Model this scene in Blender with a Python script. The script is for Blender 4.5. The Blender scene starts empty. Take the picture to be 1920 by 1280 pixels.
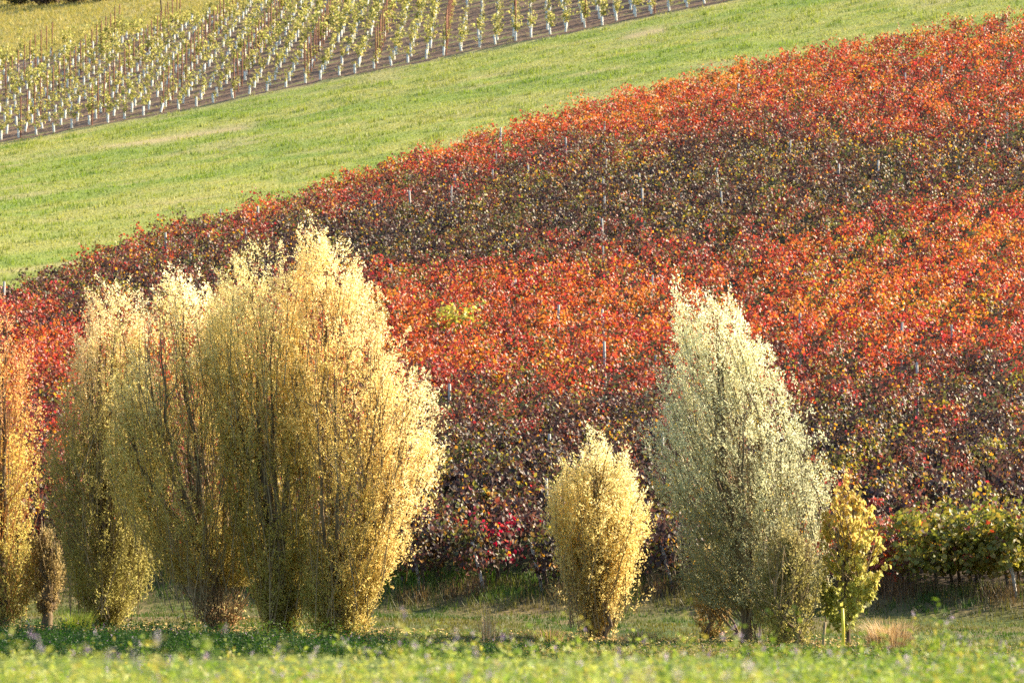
import bpy, math, random
import numpy as np
from mathutils import Vector

# ------------------------------------------------------------------ camera, sky, sun, exposure
sc = bpy.context.scene
COL = sc.collection
cam_d = bpy.data.cameras.new("camera")
cam = bpy.data.objects.new("camera", cam_d); COL.objects.link(cam)
cam.location = (0, 0, 3.0)
cam.rotation_euler = (math.radians(90) + math.atan(287 / 7200), 0, 0)
cam_d.sensor_width = 36; cam_d.lens = 135
cam_d.clip_start = 0.2; cam_d.clip_end = 3000
cam_d.dof.use_dof = True; cam_d.dof.focus_distance = 88; cam_d.dof.aperture_fstop = 3.4
sc.camera = cam

SUN_AZ, SUN_EL = math.radians(22), math.radians(30)      # azimuth counted from +X towards +Y
w = bpy.data.worlds.new("World"); sc.world = w; w.use_nodes = True
nt = w.node_tree; bg = nt.nodes["Background"]
sky = nt.nodes.new("ShaderNodeTexSky"); sky.sky_type = 'NISHITA'; sky.sun_disc = False
sky.sun_elevation = SUN_EL; sky.sun_rotation = math.pi / 2 - SUN_AZ
nt.links.new(sky.outputs[0], bg.inputs[0]); bg.inputs[1].default_value = 0.105
sl = bpy.data.lights.new("sun", 'SUN'); sl.energy = 5.0; sl.angle = math.radians(0.5); sl.color = (1.0, 0.84, 0.59)
so = bpy.data.objects.new("sun", sl); COL.objects.link(so)
sd = Vector((math.cos(SUN_EL) * math.cos(SUN_AZ), math.cos(SUN_EL) * math.sin(SUN_AZ), math.sin(SUN_EL)))
so.rotation_euler = sd.to_track_quat('Z', 'Y').to_euler(); so.location = (60, 20, 60)
sc.view_settings.view_transform = 'Standard'; sc.view_settings.look = 'None'
sc.view_settings.gamma = 1; sc.view_settings.use_curve_mapping = False
sc.view_settings.exposure = 1.58
try:
    sc.cycles.use_denoising = False
    sc.cycles.max_bounces = 7; sc.cycles.diffuse_bounces = 4; sc.cycles.transmission_bounces = 5
    sc.cycles.glossy_bounces = 2; sc.cycles.caustics_reflective = False; sc.cycles.caustics_refractive = False
except Exception:
    pass

rng = np.random.default_rng(7)
random.seed(7)

# ------------------------------------------------------------------ helpers
def sstep(a, b, x):
    t = np.clip((x - a) / (b - a), 0, 1); return t * t * (3 - 2 * t)
_TAB = np.random.default_rng(3).random((8, 256, 256))
def vnoise(x, y, s=1.0, k=0):
    x = np.asarray(x, float) / s + 1000.3; y = np.asarray(y, float) / s + 1000.7
    xi = np.floor(x).astype(int); yi = np.floor(y).astype(int); fx = x - xi; fy = y - yi
    fx = fx * fx * (3 - 2 * fx); fy = fy * fy * (3 - 2 * fy); T = _TAB[k % 8]
    a = T[xi & 255, yi & 255]; b = T[(xi + 1) & 255, yi & 255]; c = T[xi & 255, (yi + 1) & 255]; d = T[(xi + 1) & 255, (yi + 1) & 255]
    return (a * (1 - fx) + b * fx) * (1 - fy) + (c * (1 - fx) + d * fx) * fy
def fbm(x, y, s=1.0, k=0, o=3):
    v = 0; a = 0.5; tot = 0
    for i in range(o):
        v = v + a * vnoise(x, y, s / 2 ** i, k + i); tot += a; a *= 0.5
    return v / tot
KY = np.array([-60, 0, 15, 30, 50, 74, 80, 87.5, 89, 91.3, 92.]); KZ = np.array([1.2, 1.75, 1.82, 1.27, .32, -.02, .1, .2, .27, .62, .66])
def hgt(x, y):
    x = np.asarray(x, float); y = np.asarray(y, float)
    t = np.maximum(y - 92, 0); tt = np.sqrt(t * t + 4) - 2
    xe = 60 * np.tanh(x / 60)
    yb = y + .42 * np.clip(x, -9, 14) * sstep(77, 86, y) * (y < 99)
    return np.interp(yb, KY, KZ) + tt * .2245 + xe * .0016 * np.minimum(t, 120)
def unit(v):
    return v / np.maximum(np.linalg.norm(v, axis=-1, keepdims=True), 1e-9)

def base_edge(x):                 # lower edge of the red vineyard
    return 92.0 - .42 * np.clip(x, -9, 14)
EX = np.array([-40, -19.2, -18.2, -16.5, -14.6, -12, -9.4, -5.5, -2.4, 1, 5.5, 11.2, 17.6, 22.3, 27, 45])
EY = np.array([108, 132.9, 136.5, 141.2, 147.5, 153.6, 157.5, 163.8, 169.1, 173.3, 178.2, 182.9, 185.2, 186.6, 188, 193])
def top_edge(x): return np.interp(x, EX, EY)
def young_edge(x): return np.interp(x, [-45, -28.8, -17, -9.7, 4, 13.5, 30], [215, 215.7, 216.7, 218, 219, 220.4, 223])
def dry_edge(x): return np.interp(x, [-60, -45, -37, -31, -24, -10, 60], [248, 256, 263, 268, 276, 290, 330])

def build(name, V, faces, cols=None, mat=None, parent=None, smooth=False):
    """one mesh object out of arrays; faces is a list of (m,k) index arrays"""
    me = bpy.data.meshes.new(name)
    V = np.asarray(V, np.float32)
    faces = [np.asarray(f, np.int32) for f in faces if len(f)]
    nl = sum(f.size for f in faces); nf = sum(len(f) for f in faces)
    me.vertices.add(len(V)); me.vertices.foreach_set("co", V.ravel())
    me.loops.add(nl); me.loops.foreach_set("vertex_index", np.concatenate([f.ravel() for f in faces]))
    tot = np.concatenate([np.full(len(f), f.shape[1], np.int32) for f in faces])
    me.polygons.add(nf)
    me.polygons.foreach_set("loop_start", np.concatenate([[0], np.cumsum(tot)[:-1]]).astype(np.int32))
    me.polygons.foreach_set("loop_total", tot)
    if smooth: me.polygons.foreach_set("use_smooth", np.ones(nf, bool))
    if cols is not None:
        at = me.attributes.new("Col", 'FLOAT_COLOR', 'POINT')
        c = np.ones((len(V), 4), np.float32); c[:, :3] = np.clip(cols, 0, 1)
        at.data.foreach_set("color", c.ravel())
    me.update(calc_edges=True)
    if mat: me.materials.append(mat)
    o = bpy.data.objects.new(name, me); COL.objects.link(o)
    if parent: o.parent = parent
    return o

def tag(o, label=None, cat=None, group=None, kind=None):
    if label: o["label"] = label
    if cat: o["category"] = cat
    if group: o["group"] = group
    if kind: o["kind"] = kind
    return o
def thing(name, loc, label, cat, group=None):
    o = bpy.data.objects.new(name, None); COL.objects.link(o)
    o.location = loc; o.empty_display_size = .2
    return tag(o, label, cat, group)

def tube(P, R, n=6, cap=True):
    """tapered tube along polyline P"""
    P = np.asarray(P, float); R = np.asarray(R, float); m = len(P)
    T = unit(np.gradient(P, axis=0))
    ref = np.array([0, 1., 0]) if abs(T[0][1]) < .9 else np.array([1., 0, 0])
    U = unit(np.cross(T, ref)); W = np.cross(T, U)
    a = np.arange(n) / n * 2 * np.pi
    V = P[:, None] + R[:, None, None] * (np.cos(a)[None, :, None] * U[:, None] + np.sin(a)[None, :, None] * W[:, None])
    i = np.arange(m - 1)[:, None] * n; j = np.arange(n)[None]; j2 = (j + 1) % n
    F = np.stack([i + j, i + j2, i + n + j2, i + n + j], -1).reshape(-1, 4)
    V = V.reshape(-1, 3); faces = [F]
    if cap and n > 3: faces.append((np.arange(n) + (m - 1) * n)[None])
    return V, faces
class Bag:
    def __init__(s): s.V = []; s.F = {}; s.C = []; s.n = 0
    def add(s, V, faces, col=None):
        V = np.asarray(V, float)
        s.V.append(V)
        for f in faces:
            f = np.asarray(f)
            if len(f): s.F.setdefault(f.shape[1], []).append(f + s.n)
        if col is not None:
            col = np.asarray(col, float)
            s.C.append(np.broadcast_to(col, (len(V), 3)))
        s.n += len(V)
    def build(s, name, mat, parent=None, smooth=False):
        return build(name, np.concatenate(s.V), [np.concatenate(f) for f in s.F.values()], np.concatenate(s.C) if s.C else None, mat, parent, smooth)

def leaves(P, N, D, L, W, col, shape='kite', fold=.18):
    """leaf blades: base P, normal N, tip direction D, length, width, colour"""
    D = unit(D); S = unit(np.cross(N, D)); N = np.cross(D, S)
    n = len(P); L = np.broadcast_to(L, (n,))[:, None]; W = np.broadcast_to(W, (n,))[:, None]
    if shape == 'kite':
        pts = [(0, 0, 0), (.5, .45, 1), (0, 1, 0), (-.5, .45, 1)]; F0 = [[0, 1, 2], [0, 2, 3]]
    else:                         # broad lobed vine leaf
        pts = [(0, .12, 0), (.44, -.04, .8), (.55, .5, 1), (0, 1.05, -.3), (-.55, .5, 1), (-.44, -.04, .8)]
        F0 = [[0, 1, 2], [0, 2, 3], [0, 3, 4], [0, 4, 5]]
    k = len(pts)
    V = np.stack([P + S * (a * W) + D * (b * L) + N * (c * fold * W) for a, b, c in pts], 1).reshape(-1, 3)
    F = (np.arange(n)[:, None, None] * k + np.array(F0)[None]).reshape(-1, 3)
    return V, [F], np.repeat(col, k, 0)

# ------------------------------------------------------------------ materials
def mat_new(name):
    m = bpy.data.materials.new(name); m.use_nodes = True; m.node_tree.nodes.clear(); return m, m.node_tree
def leaf_mat(name, rough=.5, trans=.4, spec=.5, boost=1.25, sat=1.15):
    m, t = mat_new(name); N = t.nodes; L = t.links
    out = N.new("ShaderNodeOutputMaterial"); mix = N.new("ShaderNodeMixShader"); mix.inputs[0].default_value = trans
    p = N.new("ShaderNodeBsdfPrincipled"); p.inputs["Roughness"].default_value = rough; p.inputs["Specular IOR Level"].default_value = spec
    tr = N.new("ShaderNodeBsdfTranslucent"); a = N.new("ShaderNodeAttribute"); a.attribute_name = "Col"
    hs = N.new("ShaderNodeHueSaturation"); hs.inputs["Saturation"].default_value = sat; hs.inputs["Value"].default_value = boost
    L.new(a.outputs["Color"], p.inputs["Base Color"]); L.new(a.outputs["Color"], hs.inputs["Color"]); L.new(hs.outputs[0], tr.inputs[0])
    L.new(p.outputs[0], mix.inputs[1]); L.new(tr.outputs[0], mix.inputs[2]); L.new(mix.outputs[0], out.inputs[0])
    return m
def attr_mat(name, rough=.9, scale=6, amt=.5, bump=.5, dist=.05):
    """surface coloured by the mesh's own colours with procedural grain and relief"""
    m, t = mat_new(name); N = t.nodes; L = t.links
    out = N.new("ShaderNodeOutputMaterial"); p = N.new("ShaderNodeBsdfPrincipled"); p.inputs["Roughness"].default_value = rough
    p.inputs["Specular IOR Level"].default_value = .15
    a = N.new("ShaderNodeAttribute"); a.attribute_name = "Col"
    tc = N.new("ShaderNodeTexCoord"); nz = N.new("ShaderNodeTexNoise"); nz.inputs["Scale"].default_value = scale; nz.inputs["Detail"].default_value = 5
    L.new(tc.outputs["Object"], nz.inputs["Vector"])
    mr = N.new("ShaderNodeMapRange"); mr.inputs[1].default_value = .3; mr.inputs[2].default_value = .7
    mr.inputs[3].default_value = 1 - amt; mr.inputs[4].default_value = 1 + amt; L.new(nz.outputs[0], mr.inputs[0])
    mx = N.new("ShaderNodeVectorMath"); mx.operation = 'SCALE'; L.new(a.outputs["Color"], mx.inputs[0]); L.new(mr.outputs[0], mx.inputs["Scale"])
    L.new(mx.outputs[0], p.inputs["Base Color"])
    b = N.new("ShaderNodeBump"); b.inputs["Strength"].default_value = bump; b.inputs["Distance"].default_value = dist
    L.new(nz.outputs[0], b.inputs["Height"]); L.new(b.outputs[0], p.inputs["Normal"])
    L.new(p.outputs[0], out.inputs[0]); return m
def plain_mat(name, c1, c2, rough=.8, scale=20, bump=.4, stretch=(1, 1, 1), trans=0):
    m, t = mat_new(name); N = t.nodes; L = t.links
    out = N.new("ShaderNodeOutputMaterial"); p = N.new("ShaderNodeBsdfPrincipled"); p.inputs["Roughness"].default_value = rough
    tc = N.new("ShaderNodeTexCoord"); mp = N.new("ShaderNodeMapping"); mp.inputs["Scale"].default_value = stretch
    nz = N.new("ShaderNodeTexNoise"); nz.inputs["Scale"].default_value = scale; nz.inputs["Detail"].default_value = 5
    cr = N.new("ShaderNodeValToRGB"); cr.color_ramp.elements[0].position = .32; cr.color_ramp.elements[1].position = .68
    cr.color_ramp.elements[0].color = (*c1, 1); cr.color_ramp.elements[1].color = (*c2, 1)
    L.new(tc.outputs["Object"], mp.inputs[0]); L.new(mp.outputs[0], nz.inputs["Vector"]); L.new(nz.outputs[0], cr.inputs[0]); L.new(cr.outputs[0], p.inputs["Base Color"])
    b = N.new("ShaderNodeBump"); b.inputs["Strength"].default_value = bump; b.inputs["Distance"].default_value = .01
    L.new(nz.outputs[0], b.inputs["Height"]); L.new(b.outputs[0], p.inputs["Normal"])
    if trans:
        mi = N.new("ShaderNodeMixShader"); mi.inputs[0].default_value = trans; tr = N.new("ShaderNodeBsdfTranslucent"); L.new(cr.outputs[0], tr.inputs[0])
        L.new(p.outputs[0], mi.inputs[1]); L.new(tr.outputs[0], mi.inputs[2]); L.new(mi.outputs[0], out.inputs[0])
    else: L.new(p.outputs[0], out.inputs[0])
    return m
M_VINE = leaf_mat("vine_leaf", .50, .44, .6, 1.4, 1.06)
M_LEAF = leaf_mat("tree_leaf", .5, .55, .45, 1.65, .88)
M_GRASS = leaf_mat("grass_blade", .55, .4, .35, 1.2)
M_SOIL = attr_mat("soil", .95, 5, .5, .8, .08)
M_TURF = attr_mat("turf", .95, 9, .4, .9, .06)
M_BARK = plain_mat("willow_bark", (.075, .048, .026), (.20, .135, .075), .9, 9, .9, (1, 1, .25))
M_TWIG = plain_mat("pale_twig", (.15, .10, .045), (.32, .22, .10), .7, 14, .3)
M_VBARK = plain_mat("vine_bark", (.05, .035, .025), (.14, .10, .075), .95, 22, .8, (1, 1, .2))
M_POST = plain_mat("weathered_concrete", (.25, .235, .22), (.43, .41, .385), .85, 12, .3)
M_RUST = plain_mat("rusty_steel", (.10, .03, .014), (.22, .075, .03), .8, 15, .3)
M_TUBE = plain_mat("white_plastic", (.60, .61, .55), (.78, .78, .72), .5, 8, .1, (1, 1, 1), .2)
M_YELLOW = plain_mat("yellow_plastic", (.62, .50, .02), (.78, .62, .05), .45, 8, .1)
M_POLE = plain_mat("dark_wood", (.05, .035, .02), (.12, .08, .05), .9, 8, .3)

# ------------------------------------------------------------------ the ground: one sheet, split along its real boundaries
def lin(a, b, s): return np.arange(a, b, s)
gx = np.concatenate([lin(-400, -60, 20), lin(-60, -48, 2), lin(-48, 38, .6), lin(38, 60, 2), lin(60, 401, 20)])
gy = np.concatenate([lin(-60, 8, 4), lin(8, 36, .6), lin(36, 66, 1.5), lin(66, 325, .6), lin(325, 400, 5), lin(400, 1001, 40)])
GX, GY = np.meshgrid(gx, gy)
def relief(x, y):
    r = (fbm(x, y, 1.6, 2) - .5) * .14 + (fbm(x, y, 9, 4) - .5) * .25
    r = r * np.where((y > 8) & (y < 330), 1, 0)
    r = r + (fbm(x, y, 2.4, 7, 2) - .5) * .30 * sstep(12, 20, y) * sstep(60, 40, y)
    yr = (y > young_edge(x)) & (y < dry_edge(x))
    return r + np.where(yr, .05 * np.sin((y - young_edge(x)) * 2 * np.pi / 3.0), 0)
def ground(x, y): return hgt(x, y) + relief(x, y)
GZ = ground(GX, GY)
def mixc(a, b, t): return np.asarray(a) * (1 - t[..., None]) + np.asarray(b) * t[..., None]
n1 = fbm(GX, GY, 3.0, 1); n2 = fbm(GX, GY, .9, 5)
# meadow colour: streaks that follow the mowing direction along the slope
def meadow_col(x, y):
    along = (y - young_edge(x)) + .0 * x
    st = fbm(x * .22, along, 2.6, 3); st2 = fbm(x * .5, along, 6.5, 6)
    c = mixc((.215, .28, .05), (.34, .335, .09), sstep(.35, .65, .45 * st + .3 * st2 + .25 * fbm(x * .7, y, 1.5, 2)))
    c = mixc(c, (.15, .235, .04), sstep(.54, .78, fbm(x * .45, y, 4, 0)) * .55)
    c = mixc(c, (.13, .21, .035), sstep(.55, .72, fbm(x * .7, y, 1.1, 5)) * .5)
    c = mixc(c, (.40, .35, .13), sstep(.5, .75, fbm(x * .5, y, 7, 2, 4)) * sstep(-24, -4, x - (y - 190) * .1) * .35)
    tl = along + 12.2 + (x + 27) * .33 + .5 * np.sin(x * .9)
    tr = np.exp(-(tl / (1.9 + .5 * np.sin(x * 1.3))) ** 2) * (.45 * sstep(-40, -27, x) + .5 * sstep(-23, -20, x)) * sstep(-12.5, -14.8, x)
    tr = np.maximum(tr, np.exp(-((along + 7.9) / 1.5) ** 2) * sstep(5.6, 6.4, x) * sstep(9.0, 8.2, x))
    tr = np.maximum(tr, .55 * np.exp(-((along + .5) / .8) ** 2))
    tr = np.maximum(tr, .5 * sstep(.62, .78, fbm(x * .35, y, 2.2, 7)))
    return mixc(c, (.42, .33, .17), np.clip(tr, 0, 1) * .9), tr
mc, mtr = meadow_col(GX, GY)
soil = mixc((.13, .080, .055), (.23, .15, .10), n1)
row = (GY - young_edge(GX)) / 3.0
strip = sstep(.45, .75, .5 + .5 * np.cos((row - .5) * 2 * np.pi) - .5 + n1 * .8)
young = mixc(soil, (.17, .21, .06), strip * sstep(.40, .6, n2) * .85)
dry = mixc(mixc((.32, .27, .08), (.25, .26, .06), n1), (.42, .33, .14), sstep(.5, .75, n2))
vin = mixc((.06, .045, .03), (.075, .085, .03), sstep(.4, .7, n1))
trk = mixc(mixc((.06, .09, .02), (.125, .11, .04), sstep(.4, .65, n1)), (.19, .135, .07), sstep(.58, .75, n2) * .8)  # track shade is put into these dark patchy greens; tan is bare ground
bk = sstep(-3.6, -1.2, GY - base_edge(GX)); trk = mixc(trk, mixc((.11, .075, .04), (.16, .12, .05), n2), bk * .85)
fld = mixc((.07, .11, .022), (.11, .14, .035), n1)
zone = np.zeros(GX.shape, int)
zone[GY > 77] = 1
zone[GY > base_edge(GX) + .8] = 2
zone[GY > top_edge(GX) + .3] = 3
zone[GY > young_edge(GX)] = 4
zone[GY > dry_edge(GX)] = 5
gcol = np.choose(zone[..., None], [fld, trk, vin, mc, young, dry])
fx, fy = np.meshgrid(np.arange(len(gx) - 1), np.arange(len(gy) - 1))
cx = (gx[fx] + gx[fx + 1]) / 2; cy = (gy[fy] + gy[fy + 1]) / 2
fz = np.zeros(cx.shape, int); fz[cy > 77] = 1; fz[cy > base_edge(cx) + .8] = 2; fz[cy > top_edge(cx) + .3] = 3; fz[cy > young_edge(cx)] = 4; fz[cy > dry_edge(cx)] = 5
i0 = fy * len(gx) + fx
quads = np.stack([i0, i0 + 1, i0 + 1 + len(gx), i0 + len(gx)], -1)
allV = np.stack([GX, GY, GZ], -1).reshape(-1, 3); allC = gcol.reshape(-1, 3)
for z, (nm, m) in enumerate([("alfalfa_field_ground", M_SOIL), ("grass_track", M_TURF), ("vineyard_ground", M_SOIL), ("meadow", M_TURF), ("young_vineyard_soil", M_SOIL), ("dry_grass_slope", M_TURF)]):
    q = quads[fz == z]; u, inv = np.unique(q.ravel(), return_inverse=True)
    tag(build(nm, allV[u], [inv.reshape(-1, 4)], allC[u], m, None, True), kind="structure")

# ------------------------------------------------------------------ red vineyard
ROW_D = np.array([math.sin(math.radians(16.6)), math.cos(math.radians(16.6)), 0]); ROW_P = np.array([ROW_D[1], -ROW_D[0], 0])
# autumn colour of the vines by where they grow: (x, y, redness)
TONE = np.array([(20.4,185.3,.75),(23.4,182.5,.8),(12.6,183.7,.8),(16.1,180.1,.8),(19.5,177,.8),(22.4,174.6,.75),(6,179.1,.85),(9.5,175.4,.85),(13,172.3,.75),(16.3,169.5,.75),(19.6,167,.75),(21.7,165.5,.65),(1,172.8,.8),(4.5,169.4,.85),(7.9,166.5,.7),(11.2,163.8,.55),(14.4,161.5,.65),(17.5,159.4,.75),(20.2,157.7,.6),(-4.9,167.4,.7),(-2.5,165.2,.7),(.9,162.3,.5),(4.2,159.7,.45),(7.4,157.4,.3),(10.6,155.3,.25),(13.7,153.4,.35),(16.7,151.6,.45),(19.3,150.3,.4),(-9.2,160.5,.75),(-6.8,158.6,.6),(-3.5,156.1,.4),(-.2,153.7,.3),(3,151.6,.25),(6,149.7,.2),(9.1,148,.2),(12,146.4,.25),(14.9,145,.3),(17.8,143.7,.35),(-12.3,152.9,.75),(-10.8,151.9,.6),(-8.6,150.4,.4),(-5.4,148.3,.25),(-2.2,146.4,.2),(.8,144.7,.2),(3.8,143.1,.2),(6.7,141.7,.25),(9.6,140.4,.35),(12.4,139.1,.5),(15.2,138,.7),(17.6,137.1,.75),(-15.4,145.6,.5),(-13.3,144.4,.6),(-10.7,143,.35),(-7.1,141,.15),(-4.1,139.5,.2),(-1.2,138.1,.3),(1.7,136.8,.4),(4.5,135.7,.45),(7.3,134.5,.5),(10,133.5,.75),(12.7,132.6,.7),(15.4,131.7,.85),(17.2,131.1,.85),(-17.3,138.2,.35),(-15.5,137.3,.35),(-13.3,136.3,.35),(-4.4,132.5,.55),(-2,131.6,.7),(.7,130.5,.75),(3.4,129.6,.7),(6.1,128.7,.75),(8.7,127.9,.8),(11.3,127.1,.8),(13.9,126.4,.9),(16.1,125.8,.85),(-16.8,130.3,.8),(-15.5,129.8,.3),(-13.6,129.1,.45),(-3.8,125.8,.85),(-1.4,125.1,.8),(.7,124.4,.85),(3.3,123.7,.9),(5.8,123,.85),(8.8,122.3,.9),(10.8,121.8,.85),(13.3,121.2,.85),(15.4,120.7,.7),(-14.7,122.9,.75),(-13.3,122.5,.8),(-11.7,122,.8),(-3,119.8,.85),(-1,119.3,.85),(1.5,118.7,.9),(3.6,118.2,.9),(9.1,117.1,.75),(11.2,116.7,.8),(13.6,116.3,.8),(15.2,116,.65),(-14.3,116.8,.85),(-13,116.5,.85),(-11.1,116.1,.8),(-2.1,114.3,.65),(-.2,113.9,.6),(1.9,113.6,.65),(3.5,113.3,.6),(9.1,112.4,.55),(11.2,112.1,.55),(13,111.8,.5),(14.6,111.6,.5),(-13.3,111.2,.55),(-1.4,109.4,.4),(.6,109.1,.35),(2.6,108.9,.35),(8.7,108.1,.35),(10.8,107.9,.35),(12.8,107.6,.35),(14,107.5,.35),(-1.4,103.6,.2),(.3,103.4,.25),(2,103.3,.25),(8.6,102.8,.3),(10.5,102.6,.25),(12.7,102.5,.3),(-11.9,98.8,.5),(-1.8,98.3,.2),(-.1,98.2,.25),(3.7,98.1,.3),(9.5,97.8,.35),(11.1,97.8,.35),(12.5,97.7,.3),(-1.4,93.5,.4),(.3,93.5,.3),(3.8,93.4,.3),(9.3,92,.45)])
def tone(x, y):
    d2 = (np.asarray(x)[..., None] - TONE[:, 0]) ** 2 + ((np.asarray(y)[..., None] - TONE[:, 1]) * .8) ** 2 + .6
    wgt = d2 ** -2.0
    return (wgt * TONE[:, 2]).sum(-1) / wgt.sum(-1)
PAL_T = np.array([0, .18, .34, .5, .66, .82, 1.0])
PAL_C = np.array([(.050, .029, .027), (.082, .042, .035), (.135, .056, .040), (.24, .064, .042), (.38, .066, .044), (.46, .098, .042), (.53, .20, .055)])
GREENS = np.array([(.085, .10, .03), (.14, .14, .035), (.30, .25, .04), (.16, .10, .035)])
def vine_cols(t, P, r, special=None):
    n = len(P); g1 = fbm(P[:, 0] + P[:, 2] * .6, P[:, 1] * .8 + P[:, 2], .75, 1, 2); g2 = fbm(P[:, 0] - P[:, 2] * .5, P[:, 1] * .8 + P[:, 2], .9, 5, 2); g3 = fbm(P[:, 0], P[:, 1] + P[:, 2], 2.2, 4, 2)
    tt = np.clip(t + (g1 - .5) * .95 + r.normal(0, .09, n), 0, 1)
    c = np.stack([np.interp(tt, PAL_T, PAL_C[:, k]) for k in range(3)], -1)
    # green and yellow leaves come in clusters, more of them where the vines are still dark
    pg = sstep(.52, .74, g2) * (.62 - .3 * np.clip(t, 0, 1)) + .05 + .09 * (1 - t)
    g = r.random(n) < pg; gi = np.where(g3 > .56, r.integers(1, 3, n), r.choice([0, 1, 3, 3], n)); c = np.where(g[:, None], GREENS[gi], c)
    y = r.random(n) < .03 + .22 * sstep(.55, .7, g3) * np.clip(t + .2, 0, 1); c = np.where(y[:, None], np.array((.56, .28, .05)), c)
    cr = (r.random(n) < .3 * sstep(.58, .72, 1 - g2)) & (tt > .35); c = np.where(cr[:, None], np.array((.42, .055, .06)), c)
    if special == 'green':
        s = r.random(n) < .9; c = np.where(s[:, None], np.array([(.42, .40, .07), (.28, .30, .055), (.50, .44, .10)])[r.integers(0, 3, n)], c)
    if special == 'olive':
        s = r.random(n) < .95; c = np.where(s[:, None], np.array([(.19, .20, .035), (.31, .27, .05), (.24, .18, .04), (.12, .14, .028)])[r.integers(0, 4, n)], c)
    if special == 'crimson':
        s = r.random(n) < .4; c = np.where(s[:, None], np.array([(.40, .025, .05), (.26, .02, .045), (.42, .05, .05)])[r.integers(0, 3, n)], c)
    return c * r.uniform(.82, 1.18, (n, 1))
def vine_leaves(nl, size, r, t, off, big=True, special=None, low_=.42):
    ns = 18; per = max(1, nl // ns)
    a = r.uniform(-.65, .65, ns); side = r.choice([-1, 1], ns) * r.uniform(.1, 1, ns); upv = r.uniform(.55, 1.25, ns); dr = r.uniform(.6, 1.7, ns); al = r.normal(0, .3, ns)
    si = np.repeat(np.arange(ns), per); u = r.random(len(si)) ** .8
    z = 1.0 + upv[si] * u * 1.25 - dr[si] * u ** 2.4 * .9
    P = ROW_D * (a[si] + al[si] * u)[:, None] + ROW_P * (side[si] * u * .84)[:, None] + np.array([0, 0, 1.]) * z[:, None]
    P += r.normal(0, .085, P.shape)
    low = P[:, 2] < low_; P[low, 2] = r.uniform(low_ + .08, 1.2, low.sum())
    if low_ < .4:
        dn = r.random(len(P)) < .32; P[dn, 2] = P[dn, 2] * .45 + r.uniform(.0, .35, dn.sum()); P[:, 2] = np.maximum(P[:, 2], low_)
    n = len(P)
    N = unit(ROW_P * (np.sign(side[si]) * .35)[:, None] + np.array([.1, -.25, .45]) + r.normal(0, .55, (n, 3)))
    D = unit(ROW_P * (np.sign(side[si]) * .4)[:, None] + np.array([0, 0, -.7]) + r.normal(0, .55, (n, 3)))
    L = size * r.uniform(.7, 1.25, n)
    return leaves(P, N, D, L, L * r.uniform(.85, 1.1, n), vine_cols(t, P + off, r, special), 'lobed' if big else 'kite', .22)
vines = []
for i in range(-30, 18):
    bx = -.7 + 1.5 * i; by = float(base_edge(np.array(bx))) + .5
    s = 0.0
    while True:
        x = bx + ROW_D[0] * s; y = by + ROW_D[1] * s
        if y > float(top_edge(np.array(x))) + .0 or y > 192: break
        if abs(x) < .1333 * y + 5.5 and rng.random() > .012:
            vines.append((x + rng.normal(0, .06), y + rng.normal(0, .08)))
        s += 1.12
    # every row
vines = np.array(vines)
vt = tone(vines[:, 0], vines[:, 1]); vt = np.clip((vt - .5) * 1.2 + .405 + (fbm(vines[:, 0], vines[:, 1], 4, 2) - .5) * .3 + rng.normal(0, .07, len(vines)), 0, 1)
SPECIAL = {}
def nearest(x, y): return int(np.argmin((vines[:, 0] - x) ** 2 + (vines[:, 1] - y) ** 2))
SPECIAL[nearest(-1.53, 122.6)] = ('green', "bright yellow-green grapevine alone among the orange-red vines")
SPECIAL[nearest(12.5, 134.2)] = ('olive', "dull olive-green grapevine in the upper red band near the right edge")
SPECIAL[nearest(-1.2, 93.6)] = ('crimson', "crimson-leaved grapevine at the foot of the dark band beside the golden tree")
inview = np.abs(vines[:, 0]) < .1333 * vines[:, 1] + .5
order = [k for k in np.argsort(vines[:, 1]) if inview[k] and k not in SPECIAL][:290]
single = set(order) | set(SPECIAL)
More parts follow.
